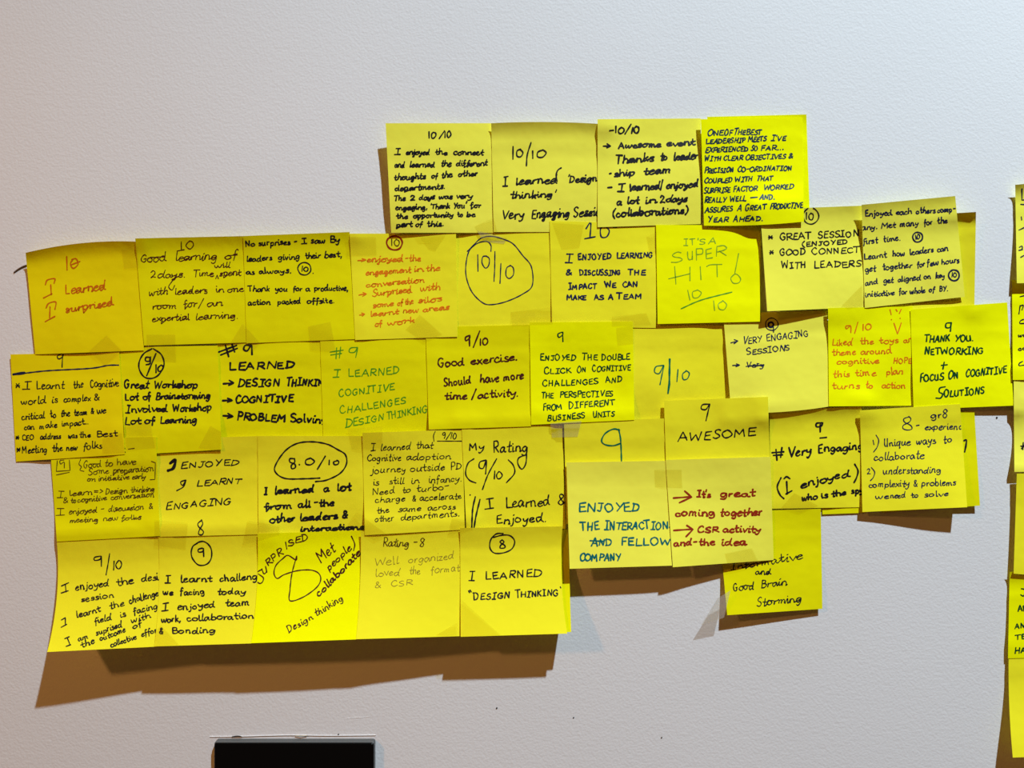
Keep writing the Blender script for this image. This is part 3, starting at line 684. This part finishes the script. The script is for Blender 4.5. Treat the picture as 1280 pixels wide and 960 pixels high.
for key in ORDER:
    n = NOTES[key]
    sh = Sheet(n['q'], n['bow'])
    sh.key = key
    rng = random.Random(key)
    flat = 0.45 if key in FLAT else 1.0
    a, b, c, d = [x/1000*flat for x in n['h']]
    vp = VV**n['p']
    own = (a*(1-UU)+b*UU)*(1-vp) + (d*(1-UU)+c*UU)*vp
    own = own + n['m']/1000*np.sin(np.pi*VV)
    own = own + n['ct']/1000*np.clip(1-VV/.16, 0, 1)**2
    hinge = BAND.get(key, 0.9)/1000                  # the glued strip leans out a little at its upper edge
    vb = rng.uniform(.20, .27)
    own = own + hinge*np.clip(1-VV/vb, 0, 1)
    own = own + n['cr']/1000*np.clip((UU-.7)/.3, 0, 1)**2
    for _ in range(4):
        kx, ky, ph = rng.uniform(-5, 5), rng.uniform(2, 7), rng.uniform(0, 6)
        own = own + 0.0003*np.sin(kx*UU+ky*VV+ph)
    # a soft crease across the foot of the glued strip
    own = own + 0.00035*np.exp(-((VV-rng.uniform(.2, .3))/.06)**2)
    drape(sh, np.maximum(own, 0.0004), 0.0004)
    SHEETS[key] = sh
    vs, fs = sh.mesh()
    org = vs[NG*NG//2]*0 + np.array([vs[:NG*NG, 0].mean(), 0.0, vs[:NG*NG, 2].mean()])
    o = bpy.data.objects.new('sticky_note', None)     # the note; its paper and its writing are its parts
    o.empty_display_size = 0.01
    COL.objects.link(o)
    o.location = tuple(org)
    PORG[o.name] = org
    tag(o, n['label'], 'sticky note', GROUP)
    link_mesh('paper_sheet', vs, fs, PAPER[n['paper']], o, org)
    for pi, (ink, og, w, items, slant, join, jit) in enumerate(n['pens']):
        pns = {}
        for ii, it in enumerate(items):
            part = part_of(key, sh, og, pi, ii, it)
            pn = pns.setdefault(part, Pen(og, key+str(pi)+part))
            if isinstance(it, str): pn.stroke(it, w)
            elif it[0] == 'ring': pn.ring(*it[1:], w)
            else: pn.line(*it, w, slant, join, jit)
        for part, pn in pns.items():
            ho = pn.build(part, sh, INK[ink], o)
            if ho is not None: ho['label'] = INK[ink].name.replace('_', ' ') + ' ' + part.replace('_', ' ')

# ------------------------------------------------------------------ pieces of tape laid over the notes
TG = 'pieces of clear tape on the notes'
def tape(q, label, mat=None, own=0.0, lift=(0, 0, 0, 0)):
    sh = Sheet(q)
    a, b, c, d = [x/1000 for x in lift]
    own = (a*(1-UU)+b*UU)*(1-VV) + (d*(1-UU)+c*UU)*VV + 0.0003
    drape(sh, own, 0.00032)
    vs, fs = sh.mesh(0.00006)
    org = np.array([vs[:, 0].mean(), 0.0, vs[:, 2].mean()])
    o = link_mesh('tape_piece', vs, fs, mat or M_TAPE, None, org)
    return tag(o, label, 'tape', TG)
for q, l in [
 ([(593,283),(617,272),(622,291),(600,297)], 'clear tape patch at the bottom seam of the first two top-row notes'),
 ([(133,419),(152,438),(131,458),(111,439)], 'diamond of clear tape under the golden I learned I surprised note'),
 ([(152,311),(172,308),(174,334),(155,336)], 'clear tape patch at upper right corner of the curled golden note'),
 ([(183,418),(219,418),(220,453),(184,451)], 'square of clear tape below the expertial learning line'),
 ([(303,404),(325,428),(315,440),(288,429)], 'slanted clear tape between the Good learning and No surprises notes'),
 ([(385,408),(413,402),(420,440),(388,438)], 'clear tape patch below the action packed offsite line'),
 ([(433,296),(470,296),(471,319),(434,320)], 'clear tape patch at top left of the note with orange writing'),
 ([(525,393),(553,418),(530,428),(507,412)], 'slanted clear tape at the foot of the note with orange writing'),
 ([(520,291),(558,292),(544,314),(536,312)], 'pointed clear tape at upper right of the note with orange writing'),
 ([(638,390),(690,384),(691,405),(640,407)], 'long clear tape at lower right of the circled 10/10 note'),
 ([(690,278),(730,281),(724,310),(702,312)], 'large clear tape at upper left of the I ENJOYED LEARNING note'),
 ([(808,296),(821,290),(821,316),(812,316)], 'small clear tape at right edge of the I ENJOYED LEARNING note'),
 ([(765,396),(808,391),(814,406),(765,408)], 'clear tape at lower right of the I ENJOYED LEARNING note'),
 ([(128,548),(152,541),(156,566),(128,567)], 'clear tape beside the new folks words of the ruled golden note'),
 ([(155,531),(188,528),(194,560),(158,563)], 'clear tape under the Lot of Learning line'),
 ([(263,532),(277,540),(275,563),(248,560)], 'slanted clear tape at lower right of the Great Workshop note'),
 ([(434,536),(478,533),(478,560),(440,562)], 'clear tape below the DESIGN THINKING line in green'),
 ([(770,410),(791,406),(793,430),(772,432)], 'clear tape at upper right of the ENJOYED THE DOUBLE CLICK note'),
 ([(193,650),(235,654),(232,687),(193,682)], 'square of clear tape left of the lone 8 over the bottom row seam'),
 ([(309,651),(350,656),(350,668),(303,682)], 'clear tape right of the lone 8 over the bottom row seam'),
 ([(446,640),(484,668),(468,676),(434,655)], 'slanted clear tape beside the word interactions'),
 ([(565,648),(581,650),(592,662),(560,669)], 'clear tape at lower right of the cognitive adoption journey note'),
 ([(818,587),(852,587),(853,610),(819,609)], 'clear tape across the seam beside the arrow in dark red pen'),
 ([(906,692),(940,685),(949,703),(910,707)], 'clear tape below the word idea in dark red pen'),
 ([(993,616),(1023,632),(1000,641),(976,635)], 'slanted clear tape below the who is the spy words'),
 ([(1078,356),(1080,382),(1060,386),(1052,382)], 'tinted film patch added for a crease at lower right of the GREAT SESSION note'),  # stands for a crease in the paper, added as a tinted film patch
 ([(577,750),(626,794),(600,795),(577,796)], 'triangle of clear tape at lower left of the DESIGN THINKING note'),
 ([(572,778),(574,794),(556,795),(545,794)], 'triangle of clear tape at lower right of the well organized note'),
 ([(194,790),(201,781),(224,806),(194,808)], 'slanted clear tape below the Bonding word'),
]:
    tape(q, l)
tape([(688,529),(727,526),(722,546),(690,547)], 'crinkled glossy clear tape above the large green 9', M_TAPE_CLEAR)
tape([(596,288),(634,298),(630,305),(604,302)], 'glossy clear tape over the top of the circled 10/10', M_TAPE_CLEAR)
tape([(897,748),(913,738),(905,772),(876,782)], 'loose clear tape flap at lower left of the Informative note', M_TAPE_FLAP, lift=(9, 10, 10, 8))

# raised white edge of the crinkled tape, and a thin brown curved tube on the wall beside the golden note
def tube(name, pts, r, mat, parent=None):
    """pts: (px, py, height mm)"""
    pts = np.array(pts, float)
    c = smooth_path(pts, 1.0)
    w = P3(c[:, 0], c[:, 1], c[:, 2]/1000)
    n = len(w); K = 8
    t = np.gradient(w, axis=0); t /= np.linalg.norm(t, axis=1, keepdims=True)
    up = np.array([0, -1.0, 0])
    vs = []
    for i in range(n):
        a = np.cross(t[i], up); a /= np.linalg.norm(a); b = np.cross(a, t[i])
        rr = r*(.35 if i in (0, n-1) else 1)
        for k in range(K):
            g = 2*math.pi*k/K
            vs.append(w[i] + rr*(math.cos(g)*a+math.sin(g)*b))
    fs = [(i*K+k, i*K+(k+1) % K, (i+1)*K+(k+1) % K, (i+1)*K+k) for i in range(n-1) for k in range(K)]
    fs += [tuple(range(K)), tuple((n-1)*K+k for k in range(K-1, -1, -1))]
    return link_mesh(name, vs, fs, mat, parent, w[0] if parent is None else PORG[parent.name])
o = tube('thin_line', [(17,341,.4),(22,337,.5),(29,333,.6),(38,330,.5)], 0.0005, M_BROWN_LINE)
tag(o, 'short thin brown line on the wall beside the curled golden note', 'thin_line')

# ------------------------------------------------------------------ black panel at the foot of the picture
def bevel_box(name, x0, x1, y0, y1, z0, z1, r, mat, parent=None, origin=None):
    """box with rounded corners seen from the front; front at y0"""
    K = 5
    ring = []
    for cx, cz, a0 in ((x1-r, z1-r, 0), (x0+r, z1-r, 90), (x0+r, z0+r, 180), (x1-r, z0+r, 270)):
        for k in range(K+1):
            a = math.radians(a0+90*k/K)
            ring.append((cx+r*math.cos(a), cz+r*math.sin(a), math.cos(a), math.sin(a)))
    n = len(ring); e = 0.0006
    vs = [(x, y1, z) for x, z, _, _ in ring] + [(x, y0+e, z) for x, z, _, _ in ring] + [(x-e*c, y0, z-e*s) for x, z, c, s in ring]
    fs = []
    for l in (0, 1):
        for i in range(n):
            j = (i+1) % n
            fs.append((l*n+i, l*n+j, (l+1)*n+j, (l+1)*n+i))
    fs.append(tuple(2*n+i for i in range(n))); fs.append(tuple(range(n-1, -1, -1)))
    return link_mesh(name, vs, fs, mat, parent, origin, smooth=False)
HP = 0.0066
kf = S*(D-HP)/D
X0, X1, ZT = (267-640)*kf, (467.5-640)*kf, Z0-(928-480)*kf
org = (X0*.5+X1*.5, 0, ZT-.04)
case = bevel_box('wall_panel', X0, X1, -HP+.0012, 0.0, ZT-.085, ZT, .0018, M_CASE, None, org)
tag(case, 'black glossy panel mounted on the wall below the notes', 'panel')
bevel_box('screen', X0+.0003, X1-.0003, -HP, -HP+.0012, ZT-.0847, ZT-.0006, .0018, M_GLASS, case, org)['label'] = 'glossy black screen'

# bead of paint along the top of the panel, paint ridges and nail holes in the wall
def wall_part(name, pts, r, mat):
    return tube(name, pts, r, mat, wall)
PORG[wall.name] = np.zeros(3)
wall_part('paint_bead', [(262,921,.2),(300,920.5,.35),(360,919,.3),(410,919.5,.3),(470,919,.25)], 0.0003, M_WALL)
wall_part('paint_ridge', [(432,898,-.1),(446,897,.0),(462,896,-.1)], 0.00022, M_WALL)
wall_part('paint_chip', [(289,921,.4),(297,920,.9),(303,921,.4)], 0.0003, M_HOLE)
wall_part('paint_chip', [(369,919.5,.9),(376,920,1.1),(384,919.5,.9)], 0.00025, M_CHIP)
for x, y, r in ((1246,522,.0011),(621,885,.0009),(717,897,.0007),(827,922,.0007),(423,918,.0008)):
    wall_part('nail_hole', [(x-.9,y+.5,.05),(x,y,.1),(x+.9,y-.4,.05)], r*.6, M_HOLE)
